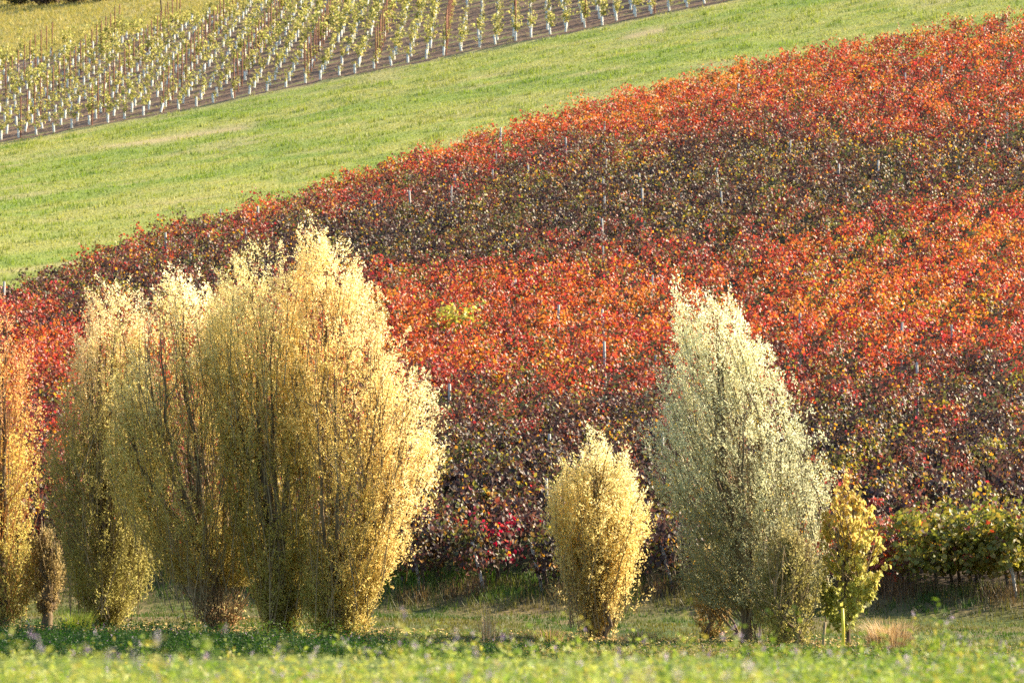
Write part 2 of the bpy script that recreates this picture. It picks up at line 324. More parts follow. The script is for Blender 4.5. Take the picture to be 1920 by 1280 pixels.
# gnarled vine trunk shared by all
tb = Bag()
for _ in range(1):
    V, F = tube([(0, 0, -.1), (.03, .01, .3), (-.03, .02, .65), (.02, 0, .95), (.0, 0, 1.05)], [.05, .04, .035, .035, .02], 6); tb.add(V, F)
    for s in (-1, 1):
        p = [np.array([0, 0, .97]) + ROW_D * (s * q) + np.array([0, 0, .05 * math.sin(q * 6)]) for q in (0, .2, .4, .6)]
        V, F = tube(p, [.03, .024, .02, .012], 5); tb.add(V, F)
trunk0 = tb.build("trunk", M_VBARK); trunk_me = trunk0.data; bpy.data.objects.remove(trunk0)
rest = Bag()
for k in range(len(vines)):
    x, y = vines[k]; z = float(ground(x, y)); t = vt[k]; r = np.random.default_rng(1000 + k)
    sp = SPECIAL.get(k, (None, None))
    olive = sp[0] is None and x > 9.5 and y < float(base_edge(np.array(x))) + 3.2
    if k in single:
        if sp[1]: lab, grp = sp[1], None
        elif olive: lab, grp = "yellow-green grapevine in the green clump at the bottom right of the vineyard", "yellow-green vines at the bottom right"
        else:
            px = x / y
            where = ("behind the left tree clump" if px < -.0165 else "between golden tree and yellow bush" if px < .0085 else "behind the lone yellow bush" if px < .036
                     else "behind the silvery tree" if px < .083 else "right of the silvery tree")
            foot = "at the vineyard's foot" if y < float(base_edge(np.array(x))) + 2.6 else "higher on the slope"
            kind = "orange-red" if t > .55 else "mixed red and brown" if t > .38 else "dark purple-brown"
            lab, grp = f"{kind} grapevine {foot} {where}", f"{kind} grapevines {foot} {where}"
        o = thing("grapevine", (x, y, z), lab, "grapevine", grp)
        V, F, C = vine_leaves(1250 if olive else 540, .092 if olive else .098, r, t, np.array([x, y, z]), y < 101, 'olive' if olive else sp[0], (.06 if olive else .2) if y < float(base_edge(np.array(x))) + 1.9 else .6)
        if sp[0] == 'green': V = V * np.array([1.35, 1.35, 1.22])
        if olive: V = V * np.array([1.3, 1.3, 1.12])
        f = build("foliage", V, F, C, M_VINE, o)
        tr = bpy.data.objects.new("trunk", trunk_me); COL.objects.link(tr); tr.parent = o
    else:
        V, F, C = vine_leaves((370 if y < 150 else 315) if abs(x) < .1333 * y + .8 else 190, .104, r, t, np.array([x, y, z]), False, sp[0], .85)
        rest.add(V + np.array([x, y, z]), F, C)
o = rest.build("grapevine_foliage", M_VINE); tag(o, "upper slope of massed red, orange and brown grapevines", "grapevines", None, "stuff")
print("vines", len(vines), "single", len(single))

# posts in the rows
pb = Bag(); V, F = tube([(0, 0, -.2), (0, 0, 1.0), (0, 0, 1.95), (0, 0, 1.96)], [.045, .045, .042, .03], 4); pb.add(V, F)
post0 = pb.build("post", M_POST); post_me = post0.data; bpy.data.objects.remove(post0)
r = np.random.default_rng(5)
for i in range(-30, 18):
    bx = -.7 + 1.5 * i; by = float(base_edge(np.array(bx))) + .5
    for q in range(1, 18):
        s = q * 5.7; x = bx + ROW_D[0] * s; y = by + ROW_D[1] * s
        if y > float(top_edge(np.array(x))) - 1 or abs(x) > .1333 * y + .5 or r.random() < .76: continue
        if -14 < x / y * 100 and x / y * 100 < -3 and y < 128: continue      # behind the tall trees
        p = bpy.data.objects.new("vineyard_post", post_me); COL.objects.link(p)
        p.location = (x, y - .25, float(ground(x, y)) + r.uniform(-.38, -.05)); p.rotation_euler = (r.normal(0, .03), r.normal(0, .03), r.uniform(0, 1.5))
        tag(p, "slim grey concrete post whose top pokes out of the red vine leaves", "post", "concrete posts among the vines")
END = [(-6.45, 94.6, "pale leaning end post seen between the tall trees on the left"), (-2.23, 93.2, "pale leaning end post just right of the golden tree's foot"),
       (-.7, 92.2, "left one of the two leaning end posts under the crimson vine"), (.71, 91.8, "right one of the two leaning end posts left of the yellow bush"),
       (3.76, 90.8, "pale leaning end post between the yellow bush and the silvery tree"), (8.3, 88.7, "pale leaning end post right of the broad-leaved sapling"),
       (11.44, 87.0, "leaning end post in the yellow-green vines at the right edge")]
eb = Bag(); V, F = tube([(.0, .25, -.3), (-.17, 0, .5), (-.36, -.02, 1.25), (-.363, -.02, 1.265)], [.042, .042, .038, .03], 4); eb.add(V, F)
e0 = eb.build("post", M_POST); end_me = e0.data; bpy.data.objects.remove(e0)
for x, y, lab in END:
    p = bpy.data.objects.new("end_post", end_me); COL.objects.link(p); p.location = (x + .1, y + .3, float(ground(x, y))); p.rotation_euler = (0, 0, r.normal(0, .15))
    tag(p, lab, "post", "leaning end posts at the foot of the vineyard")

# ------------------------------------------------------------------ young vineyard with grow tubes
def ring_tube(rad, h, n=8):
    a = np.arange(n) / n * 2 * np.pi; c = np.stack([np.cos(a), np.sin(a)], -1)
    V = [np.c_[c * rad, np.zeros(n)], np.c_[c * rad, np.full(n, h)], np.c_[c * rad * .88, np.full(n, h)], np.c_[c * rad * .88, np.full(n, .05)]]
    j = np.arange(n); k = (j + 1) % n
    F = np.concatenate([np.stack([q * n + j, q * n + k, q * n + n + k, q * n + n + j], -1) for q in range(3)])
    return np.concatenate(V), [F]
gb = Bag(); gb.add(*ring_tube(.066, .54)); g0 = gb.build("grow_tube", M_TUBE); tube_me = g0.data; bpy.data.objects.remove(g0)
sb = Bag(); sb.add(*tube([(0, 0, 0), (.01, 0, .5), (-.02, .01, 1.0), (.03, 0, 1.5)], [.014, .012, .01, .006], 5)); s0 = sb.build("stem", M_VBARK); stem_me = s0.data; bpy.data.objects.remove(s0)
def young_foliage(r):
    ns = r.integers(6, 11); P = []
    for _ in range(ns):
        b = np.array([0, 0, r.uniform(.45, 1.2)]); d = unit(np.array([r.normal(.25, .5), r.normal(0, .35), r.uniform(.3, 1.1)])); l = r.uniform(.35, 1.0)
        u = r.random(11)[:, None]; P.append(b + d * l * u + np.array([0, 0, -.25]) * u ** 2 + r.normal(0, .045, (11, 3)))
    P = np.concatenate(P); n = len(P)
    N = unit(np.array([.1, -.2, .6]) + r.normal(0, .6, (n, 3))); D = unit(np.array([0, 0, -.4]) + r.normal(0, .6, (n, 3)))
    c = np.array([(.27, .28, .045), (.36, .33, .06), (.19, .21, .035), (.40, .33, .09)])[r.integers(0, 4, n)] * r.uniform(.8, 1.2, (n, 1))
    return leaves(P, N, D, r.uniform(.10, .17, n), r.uniform(.09, .13, n), c, 'kite', .2)
yvar = []
for q in range(14):
    V, F, C = young_foliage(np.random.default_rng(50 + q)); yvar.append((V, F, C))
yme = []
for V, F, C in yvar:
    o = build("foliage", V, F, C, M_LEAF); yme.append(o.data); bpy.data.objects.remove(o)
r = np.random.default_rng(9)
yv, stakes = [], []
for row_i in range(0, 28):
    for col in range(-46, 34):
        x = col * 1.0 + .1; y = float(young_edge(np.array(x))) + .6 + row_i * 3.0
        if y > float(dry_edge(np.array(x))) - .5 or abs(x) > .1333 * y + 5: continue
        xx, yy = x + r.normal(0, .05), y + r.normal(0, .12)
        # rays through the frame's top edge: leave out what stands wholly above it
        if (float(hgt(xx, yy)) - 3) / yy > .134: continue
        if col % 4 == 0: stakes.append((x + .12, y + .1))
        if r.random() < .05: continue
        yv.append((xx, yy, row_i))
yv.sort(key=lambda p: p[1])
print("young", len(yv), "stakes", len(stakes))
restb = Bag(); restt = Bag()
cnt = 0
for x, y, rw in yv:
    z = float(ground(x, y)); q = r.integers(0, 14); ang = r.uniform(-.7, .7); s = np.clip(.27 + 1.2 * float(fbm(x, y, 6, 3, 2)) + r.normal(0, .16), .5, 1.3)
    inv = abs(x) < .1333 * y
    if inv and cnt < 298:
        cnt += 1
        o = thing("young_vine", (x, y, z), *(("young yellow-green vine in a white grow tube, front row along the meadow's edge", "young vine", "young vines of the front row") if rw == 0 else
                    ("young yellow-green vine in a white grow tube, second row behind the meadow's edge", "young vine", "young vines of the second row") if rw == 1 else
                    ("young yellow-green vine in a white grow tube, third or farther row on brown soil", "young vine", "young vines of the rows behind")))
        for me, nm in ((tube_me, "grow_tube"), (stem_me, "stem"), (yme[q], "foliage")):
            c = bpy.data.objects.new(nm, me); COL.objects.link(c); c.parent = o
            if nm == "foliage": c.rotation_euler = (0, 0, ang); c.scale = (s, s, s)
            if nm == "grow_tube": c.rotation_euler = (r.normal(0, .06), r.normal(0, .07), 0); c.location = (0, 0, .01)
    else:
        V, F, C = yvar[q]; ca, sa = math.cos(ang), math.sin(ang)
        V2 = np.c_[V[:, 0] * ca - V[:, 1] * sa, V[:, 0] * sa + V[:, 1] * ca, V[:, 2]] * s + np.array([x, y, z]); restb.add(V2, F, C)
        V, F = ring_tube(.066, .54, 6); restt.add(V + np.array([x, y, z]), F)
tag(restb.build("young_vine_foliage", M_LEAF), "hazy yellow-green tops of the young vines farther up the slope", "young vines", None, "stuff")
tag(restt.build("grow_tubes", M_TUBE), "white grow tubes dotted over the farther part of the young vineyard", "grow tubes", None, "stuff")
kb = Bag(); kb.add(*tube([(0, 0, -.1), (0, 0, 1.0), (0, 0, 2.3), (0, 0, 2.31)], [.038, .038, .036, .01], 4)); k0 = kb.build("stake", M_RUST); stake_me = k0.data; bpy.data.objects.remove(k0)
for x, y in stakes:
    p = bpy.data.objects.new("vineyard_stake", stake_me); COL.objects.link(p); p.location = (x, y, float(ground(x, y))); p.rotation_euler = (r.normal(0, .015), r.normal(0, .015), 0)
    tag(p, "thin rust-brown stake standing in a row of young vines", "stake", "rusty stakes of the young vineyard")
pb = Bag(); pb.add(*tube([(0, 0, -.3), (-.2, 0, 1.5), (-.5, 0, 3.4), (-.502, 0, 3.41)], [.06, .055, .05, .02], 6))
p = pb.build("leaning_pole", M_POLE); p.location = (-25.8, 282.5, float(ground(-25.8, 282.5))); tag(p, "dark leaning wooden pole at the top of the young vineyard", "pole")

# ------------------------------------------------------------------ trees
def pal(stops, f):
    T = [s[0] for s in stops]; C = np.array([s[1] for s in stops]); return np.stack([np.interp(f, T, C[:, k]) for k in range(3)], -1)
def tree(name, label, cat, base, prof, px0, yb, seed, ntw, stops, leaf=(.066, .025), fork=.8, limbs=7, tr=.10, trunk_lean=0., per=20, spread=.4, gap=.36,
         twigcol=None, stems=1, side=None, accent=None, broad=False, twl=(.55, 1.15), group=None, depth=.85, widen=1.0, sweep=0., low_fill=2.2):
    """prof: outline (pixel row, left, right) traced at the tree's own distance and turned into metres"""
    r = np.random.default_rng(seed); x0, y0 = base; k = 7200 / y0; z0 = float(ground(x0, y0))
    pr = sorted([((yb - a) / k, (b - px0) / k, (c - px0) / k) for a, b, c in prof])
    H = np.array([p[0] for p in pr]); XL = np.array([p[1] for p in pr]); XR = np.array([p[2] for p in pr]); top = H[-1]; XC = (XL + XR) / 2; XL = XC + (XL - XC) * widen; XR = XC + (XR - XC) * widen
    def env(h):
        h = np.asarray(h, float); a, b = np.interp(h, H, XL), np.interp(h, H, XR); w_ = b - a; z_ = np.zeros_like(h) + seed
        return a + w_ * .22 * (fbm(h, z_ * 1.7, .9, 1, 2) - .52), b - w_ * .22 * (fbm(h, z_ * 2.3 + 5, .9, 2, 2) - .52)
    root = thing(name, (x0, y0, z0), label, cat, group)
    wood = Bag(); twb = Bag()
    # trunk and ascending limbs
    limb_pts = []
    for s in range(stems):
        sx = 0 if stems == 1 else r.normal(0, .12); sy = 0 if stems == 1 else r.normal(0, .12)
        fk = fork * r.uniform(.85, 1.15)
        P = np.array([(sx, sy, -.15), (sx * 1.1 + trunk_lean * .3, sy * 1.1, fk * .35), (sx * 1.3 + trunk_lean * .7 + r.normal(0, .02), sy * 1.3, fk * .7), (sx * 1.6 + trunk_lean, sy * 1.6, fk)])
        R0 = tr * (1 if stems == 1 else .55)
        wood.add(*tube(P, [R0 * 1.45, R0 * 1.05, R0 * .95, R0 * .9], 9))
        nl = limbs if stems == 1 else max(1, limbs // stems)
        for q in range(nl):
            ht = top * (r.uniform(.55, .97) if q else .93)
            a, b = env(ht); c = (a + b) / 2; hw = (b - a) / 2; ph = r.uniform(0, 2 * np.pi); rr = r.uniform(.2, .85) if q else 0
            tip = np.array([c + math.cos(ph) * hw * rr, math.sin(ph) * hw * rr * depth, ht])
            st = P[3] - np.array([0, 0, r.uniform(0, fk * .12)])
            u = np.linspace(0, 1, 9)[:, None]
            L = st + (tip - st) * u; bend = np.array([tip[0] - st[0], tip[1] - st[1], 0]) * (.30 * np.sin(u * np.pi)); L = L + bend
            L[1:-1] += r.normal(0, .035, (7, 3))
            rad = R0 * (.66 if q else .85) * (1 - u[:, 0]) ** .9 + .006
            wood.add(*tube(L, rad, 6)); limb_pts.append(L)
            for b_ in range(int(5 + ht)):
                v = r.uniform(.15, .85); pi = L[0] * 0 + np.array([np.interp(v, u[:, 0], L[:, d]) for d in range(3)])
                dd = unit(np.array([r.normal(0, .55), r.normal(0, .55), 1.0])); ln = r.uniform(.5, 1.5) * (1 - v * .4)
                e = pi + dd * ln; a, b = env(min(e[2], top)); e[0] = np.clip(e[0], a, b)
                m = (pi + e) / 2 + np.array([(e - pi)[0] * .15, (e - pi)[1] * .15, -.04])
                twb.add(*tube([pi, m, e], [.014, .010, .004], 4, False)); limb_pts.append(np.array([pi, m, e]))
    # ascending plumes of twigs with gaps between them
    npl = max(14, int(ntw / 15)); hs = np.linspace(H[0], top, 200); a, b = env(hs); wd = np.maximum(b - a, .05) ** 1.5 + .25 * np.mean(b - a) ** 1.5 * low_fill * (hs < top * .3); cdf = np.cumsum(wd); cdf /= cdf[-1]
    h = np.interp(r.random(npl), cdf, hs); a, b = env(h); c = (a + b) / 2; hw = (b - a) / 2
    ph = r.uniform(0, 2 * np.pi, npl); rr = r.random(npl) ** .36 * r.uniform(.82, 1.08, npl)
    PT = np.stack([c + np.cos(ph) * hw * rr, np.sin(ph) * hw * rr * depth, h + np.abs(r.normal(0, .14, npl)) * (h > top * .3)], -1)
    leader = (r.random(npl) < .5) & (h > top * .25)
    RD = unit(PT - np.array([trunk_lean, 0, fork * .5])); RD[:, 2] = np.maximum(RD[:, 2], .25)
    PD = unit(RD * 1.0 + np.array([0, 0, .45]) + np.stack([r.normal(sweep, .2, npl), r.normal(0, .2, npl), 0 * ph], -1))
    PL = np.minimum(r.uniform(1.2, 2.3, npl), PT[:, 2] * .8 + .15) * (twl[1] / 1.15); PB = PT - PD * PL[:, None]
    PT = PT + PD * (leader * r.uniform(.12, .5, npl))[:, None] * min(1, twl[1] / 1.0)
    for q in range(npl): twb.add(*tube([PB[q], (PB[q] + PT[q]) / 2 + r.normal(0, .02, 3), PT[q]], [.013, .009, .003], 3, False))
    wgt = r.uniform(.45, 1.7, npl) * PL; pi_ = r.choice(npl, ntw, p=wgt / wgt.sum()); v = r.random(ntw) ** .75
    sp = (.34 * (1 - v) ** .9 + .025) * twl[1] / 1.15
    off = r.normal(0, 1, (ntw, 3)) * np.array([1, 1, .3]); off = unit(off) * (sp * r.uniform(.3, 1.2, ntw))[:, None]
    T = PB[pi_] + (PT - PB)[pi_] * (.12 + .88 * v)[:, None] + off
    # thin filling between the plumes
    uq = r.random(ntw) < .4; h = np.interp(r.random(ntw), cdf, hs); a, b = env(h); ph2 = r.uniform(0, 2 * np.pi, ntw); r2 = r.random(ntw) ** .45
    U = np.stack([(a + b) / 2 + np.cos(ph2) * (b - a) / 2 * r2, np.sin(ph2) * (b - a) / 2 * r2 * depth, h], -1)
    T = np.where(uq[:, None], U, T); off = np.where(uq[:, None], np.stack([np.cos(ph2), np.sin(ph2), 0 * h], -1), off)
    nz = fbm(T[:, 0] + T[:, 1] * .7 + seed, T[:, 2] * .8 + T[:, 1] * .5, .6, seed, 2) * .55 + fbm(T[:, 0] * 1.1 + T[:, 1] * .6 + seed * 2, T[:, 2] * .55 - T[:, 1] * .4, 1.2, seed + 1, 2) * .45
    a, b = env(np.clip(T[:, 2], H[0], top)); c = (a + b) / 2; hw = np.maximum((b - a) / 2, .05); rho = np.hypot((T[:, 0] - c) / hw, T[:, 1] / (hw * depth))
    keep = (nz > (gap - .02) * (.75 + .5 * r.random(ntw))) & (T[:, 2] > H[0] - .05) & ((rho < r.uniform(.86, 1.14, ntw)) | (leader[pi_] & ~uq))
    keep &= ~((T[:, 1] < -.15 * hw) & (np.abs(T[:, 0] - c) < .6 * hw) & (r.random(ntw) < .45) & (T[:, 2] < top * .8))      # thinner front: limbs show
    T = T[keep]; n = len(T)
    d = unit(PD[pi_][keep] + unit(off[keep]) * .5 + r.normal(0, .22, (n, 3)))
    ln = r.uniform(twl[0], twl[1], n) * .55; T = T + d * (r.random(n)[:, None] ** 3 * .16)
    B = T - d * ln[:, None]; B[:, 2] = np.maximum(B[:, 2], max(.06, H[0] - .15))
    for q in range(0, n, 7):
        twb.add(*tube([B[q], (B[q] + T[q]) / 2 + r.normal(0, .015, 3), T[q]], [.0075, .006, .003], 3, False))
    ti = np.repeat(np.arange(n), per); u = r.random(len(ti)) ** .85
    P = B[ti] + (T - B)[ti] * u[:, None] + r.normal(0, .028, (len(ti), 3)); m = len(P)
    out = unit(np.stack([r.normal(0, 1, m), r.normal(0, 1, m), r.normal(0, .6, m)], -1))
    D = unit(d[ti] * .9 + out * .75 + np.array([0, 0, -.1]) if not broad else out * .6 + np.array([0, 0, -.7]))
    N = unit(r.normal(0, 1, (m, 3)) + np.array([.15, -.1, .35]))
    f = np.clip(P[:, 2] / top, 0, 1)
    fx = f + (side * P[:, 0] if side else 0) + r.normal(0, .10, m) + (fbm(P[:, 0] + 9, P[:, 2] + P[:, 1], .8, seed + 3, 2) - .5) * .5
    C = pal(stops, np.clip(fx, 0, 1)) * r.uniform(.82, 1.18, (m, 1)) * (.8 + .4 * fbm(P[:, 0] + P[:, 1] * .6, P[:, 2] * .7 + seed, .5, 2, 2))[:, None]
    if accent:
        s = r.random(m) < accent[0]; C = np.where(s[:, None], np.array(accent[1]), C)
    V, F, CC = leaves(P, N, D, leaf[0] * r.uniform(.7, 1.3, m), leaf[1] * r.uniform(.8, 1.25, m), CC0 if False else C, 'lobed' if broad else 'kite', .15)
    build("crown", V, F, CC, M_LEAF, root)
    wood.build("trunk", M_BARK, root, True)
    twb.build("branches", M_TWIG if twigcol is None else twigcol, root)
    return root, m
OL = (.33, .285, .06); OL2 = (.46, .37, .085); YE = (.56, .43, .09); CR = (.78, .62, .30); PALE = (.82, .72, .46); OR = (.58, .26, .06)
M_ORTW = plain_mat("orange_twig", (.38, .15, .04), (.6, .27, .08), .6, 14, .2)
nlv = 0
def T(*a, **k):
    global nlv
    o, m = tree(*a, **k); nlv += m; return o
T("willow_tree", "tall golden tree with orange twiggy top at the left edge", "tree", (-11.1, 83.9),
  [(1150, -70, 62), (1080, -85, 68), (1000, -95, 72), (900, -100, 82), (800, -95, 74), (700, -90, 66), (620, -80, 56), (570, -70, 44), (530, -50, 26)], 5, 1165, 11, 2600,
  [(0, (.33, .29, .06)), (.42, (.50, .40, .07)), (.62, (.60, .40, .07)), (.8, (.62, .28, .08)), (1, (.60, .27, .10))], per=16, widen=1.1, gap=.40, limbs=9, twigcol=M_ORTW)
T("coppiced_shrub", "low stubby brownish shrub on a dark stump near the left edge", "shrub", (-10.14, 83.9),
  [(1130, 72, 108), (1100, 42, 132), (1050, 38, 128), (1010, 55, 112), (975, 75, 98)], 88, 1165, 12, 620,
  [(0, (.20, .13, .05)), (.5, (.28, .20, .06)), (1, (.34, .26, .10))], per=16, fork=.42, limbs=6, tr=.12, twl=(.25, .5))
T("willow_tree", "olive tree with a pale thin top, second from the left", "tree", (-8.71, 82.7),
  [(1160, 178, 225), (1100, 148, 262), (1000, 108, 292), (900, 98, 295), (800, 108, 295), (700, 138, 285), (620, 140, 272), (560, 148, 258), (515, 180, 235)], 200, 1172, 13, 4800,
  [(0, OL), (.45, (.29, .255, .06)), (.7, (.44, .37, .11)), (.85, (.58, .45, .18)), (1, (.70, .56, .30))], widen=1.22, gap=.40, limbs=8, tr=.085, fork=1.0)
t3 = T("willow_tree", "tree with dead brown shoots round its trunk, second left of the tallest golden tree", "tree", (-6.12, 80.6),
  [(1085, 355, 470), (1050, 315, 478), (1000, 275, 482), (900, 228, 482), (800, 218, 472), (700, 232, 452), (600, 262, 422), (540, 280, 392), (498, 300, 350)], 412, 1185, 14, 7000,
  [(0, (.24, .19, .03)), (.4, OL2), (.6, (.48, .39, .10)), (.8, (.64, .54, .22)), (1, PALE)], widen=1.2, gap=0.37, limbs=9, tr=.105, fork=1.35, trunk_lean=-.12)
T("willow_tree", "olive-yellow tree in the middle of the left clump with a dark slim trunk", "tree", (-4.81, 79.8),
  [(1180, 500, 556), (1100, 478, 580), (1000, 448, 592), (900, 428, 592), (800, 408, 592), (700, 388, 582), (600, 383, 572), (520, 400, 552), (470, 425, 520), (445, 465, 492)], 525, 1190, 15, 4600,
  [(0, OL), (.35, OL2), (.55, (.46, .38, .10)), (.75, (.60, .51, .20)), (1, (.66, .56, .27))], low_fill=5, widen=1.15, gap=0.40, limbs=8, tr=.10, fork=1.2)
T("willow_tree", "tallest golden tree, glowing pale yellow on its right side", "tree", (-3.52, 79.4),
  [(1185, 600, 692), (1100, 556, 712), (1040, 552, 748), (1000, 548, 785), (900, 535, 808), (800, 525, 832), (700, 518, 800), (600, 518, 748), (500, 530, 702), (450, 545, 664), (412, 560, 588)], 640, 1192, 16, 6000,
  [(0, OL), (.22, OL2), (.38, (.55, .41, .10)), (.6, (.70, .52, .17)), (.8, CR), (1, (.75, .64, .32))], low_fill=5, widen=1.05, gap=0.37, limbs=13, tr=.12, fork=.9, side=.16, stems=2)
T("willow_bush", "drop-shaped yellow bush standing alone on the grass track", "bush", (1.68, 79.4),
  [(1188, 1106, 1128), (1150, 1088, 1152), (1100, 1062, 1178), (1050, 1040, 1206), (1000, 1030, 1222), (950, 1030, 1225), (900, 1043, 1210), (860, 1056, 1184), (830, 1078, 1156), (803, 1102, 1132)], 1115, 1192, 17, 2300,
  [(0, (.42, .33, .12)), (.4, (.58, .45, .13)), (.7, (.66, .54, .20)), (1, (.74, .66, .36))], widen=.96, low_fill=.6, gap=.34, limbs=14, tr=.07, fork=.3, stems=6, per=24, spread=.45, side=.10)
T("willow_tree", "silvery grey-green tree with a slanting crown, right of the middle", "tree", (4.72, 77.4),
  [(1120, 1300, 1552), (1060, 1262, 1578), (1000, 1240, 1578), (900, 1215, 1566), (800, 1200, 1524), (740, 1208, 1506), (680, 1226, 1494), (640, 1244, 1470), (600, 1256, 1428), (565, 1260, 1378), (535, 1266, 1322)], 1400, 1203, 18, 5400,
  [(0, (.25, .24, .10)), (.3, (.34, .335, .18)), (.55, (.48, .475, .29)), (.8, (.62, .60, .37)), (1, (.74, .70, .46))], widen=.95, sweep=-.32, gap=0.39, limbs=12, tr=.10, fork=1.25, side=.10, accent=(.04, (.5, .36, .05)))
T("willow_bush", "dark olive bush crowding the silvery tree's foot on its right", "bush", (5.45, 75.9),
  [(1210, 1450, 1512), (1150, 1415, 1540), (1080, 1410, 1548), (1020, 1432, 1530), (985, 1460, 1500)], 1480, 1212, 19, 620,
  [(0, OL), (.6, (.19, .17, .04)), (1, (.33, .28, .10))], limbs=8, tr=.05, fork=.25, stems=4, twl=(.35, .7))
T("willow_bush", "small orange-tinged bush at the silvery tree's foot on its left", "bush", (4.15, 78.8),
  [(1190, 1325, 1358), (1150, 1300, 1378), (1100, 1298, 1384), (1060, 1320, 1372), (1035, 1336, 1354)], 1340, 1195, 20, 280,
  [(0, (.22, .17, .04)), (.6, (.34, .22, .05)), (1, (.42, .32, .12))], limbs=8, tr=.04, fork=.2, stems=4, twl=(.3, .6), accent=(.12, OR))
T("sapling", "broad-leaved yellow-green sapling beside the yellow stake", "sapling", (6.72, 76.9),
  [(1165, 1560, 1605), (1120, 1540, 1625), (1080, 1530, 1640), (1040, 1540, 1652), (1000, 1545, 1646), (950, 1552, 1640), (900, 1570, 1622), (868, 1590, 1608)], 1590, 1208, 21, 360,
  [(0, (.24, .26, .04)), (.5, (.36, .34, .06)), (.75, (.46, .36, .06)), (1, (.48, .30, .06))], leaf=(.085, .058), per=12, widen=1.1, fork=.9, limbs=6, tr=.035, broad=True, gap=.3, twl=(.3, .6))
print("tree leaves", nlv)
# shoots round the trunk bases (suckers belong to their tree)
def shoots(root, n, hmax, rad, c, seed, leafy=.6, mat=M_TWIG):
    r = np.random.default_rng(seed); b = Bag(); P = []
    for _ in range(n):
        a = r.uniform(0, 2 * np.pi); s = np.array([math.cos(a), math.sin(a), 0]) * r.uniform(.05, .2); e = np.array([math.cos(a) * rad * r.uniform(.4, 1.2), math.sin(a) * rad * r.uniform(.4, 1.2), hmax * r.uniform(.3, 1)])
        m = (s + e) / 2 + np.array([0, 0, .1]); b.add(*tube([s, m, e], [.012, .009, .004], 4, False))
        if r.random() < leafy: u = r.random((10, 1)); P.append(s + (e - s) * u + r.normal(0, .05, (10, 3)))
    o = b.build("shoots", mat, root)
    P = np.concatenate(P); n = len(P); C = np.array(c)[r.integers(0, len(c), n)] * r.uniform(.7, 1.3, (n, 1))
    V, F, C = leaves(P, unit(r.normal(0, 1, (n, 3))), unit(r.normal(0, 1, (n, 3))), .075 * r.uniform(.7, 1.3, n), .035, C, 'kite'); build("shoot_leaves", V, F, C, M_LEAF, o)
shoots(t3, 110, .95, .62, [(.40, .18, .07), (.36, .29, .09), (.28, .15, .06), (.42, .36, .15), (.34, .27, .10)], 31)

# stakes by the sapling
yb_ = Bag(); yb_.add(*tube([(0, 0, -.15), (.01, 0, .4), (-.01, 0, .82), (-.01, 0, .825)], [.032, .032, .032, .02], 8))
o = yb_.build("sapling_stake", M_YELLOW); o.location = (6.5, 75.6, float(ground(6.5, 75.6))); tag(o, "short bright yellow stake below the broad-leaved sapling", "stake")
yb_ = Bag(); yb_.add(*tube([(0, 0, -.15), (.02, 0, .3), (.05, 0, .6), (.05, 0, .605)], [.03, .03, .028, .02], 6))
o = yb_.build("wooden_peg", M_TWIG); o.location = (6.05, 75.0, float(ground(6.05, 75.0))); tag(o, "short pale wooden peg left of the yellow stake", "peg")

# dark shrubs on the skyline of the dry slope
for q, (x, y, hw, h, c, lab) in enumerate([(-43.6, 316, 2.2, 3.2, (.030, .035, .012), "dark green shrub in the very top left corner"),
        (-40.2, 312, 1.8, 2.6, (.035, .038, .014), "dark green shrub second from the top left corner"),
        (-37.6, 309, 1.6, 2.0, (.075, .05, .04), "purple-brown bramble right of the dark green shrubs"),
        (-35.0, 306.5, 1.5, 1.9, (.085, .05, .045), "purple-brown bramble in the middle of the hedge remnant"),
        (-32.6, 305, 1.3, 1.6, (.08, .055, .035), "purple-brown bramble at the right end of the hedge remnant"),
        (-30.2, 306.5, 1.2, 1.5, (.035, .04, .016), "small dark shrub cut by the top edge of the picture"),
        (-28.2, 308.0, 1.0, 1.4, (.05, .05, .02), "last low dark shrub along the top edge, right of the brambles")]):
    rr = np.random.default_rng(70 + q); n = 3200
    root = thing("shrub", (x, y, float(ground(x, y))), lab, "shrub")
    v = unit(rr.normal(0, 1, (n, 3))) * rr.random((n, 1)) ** .4; P = v * np.array([hw, hw * .8, h * .55]) + np.array([0, 0, h * .5])
    P = P[(fbm(P[:, 0] + q * 7, P[:, 2] + P[:, 1], .7, q, 2) > .36) & (P[:, 2] > 0)]; n = len(P)
    V, F, C = leaves(P, unit(rr.normal(0, 1, (n, 3)) + np.array([0, -.1, .3])), unit(rr.normal(0, 1, (n, 3))), .2 * rr.uniform(.7, 1.3, n), .13, np.array(c) * rr.uniform(.6, 1.6, (n, 1)), 'kite')
    build("foliage", V, F, C, M_LEAF, root)
    b = Bag()
    for _ in range(7):
        e = np.array([rr.normal(0, hw * .4), rr.normal(0, hw * .3), h * rr.uniform(.5, .9)]); b.add(*tube([(0, 0, -.1), e * .5 + np.array([0, 0, .1]), e], [.05, .035, .01], 5, False))
    b.build("stems", M_VBARK, root)

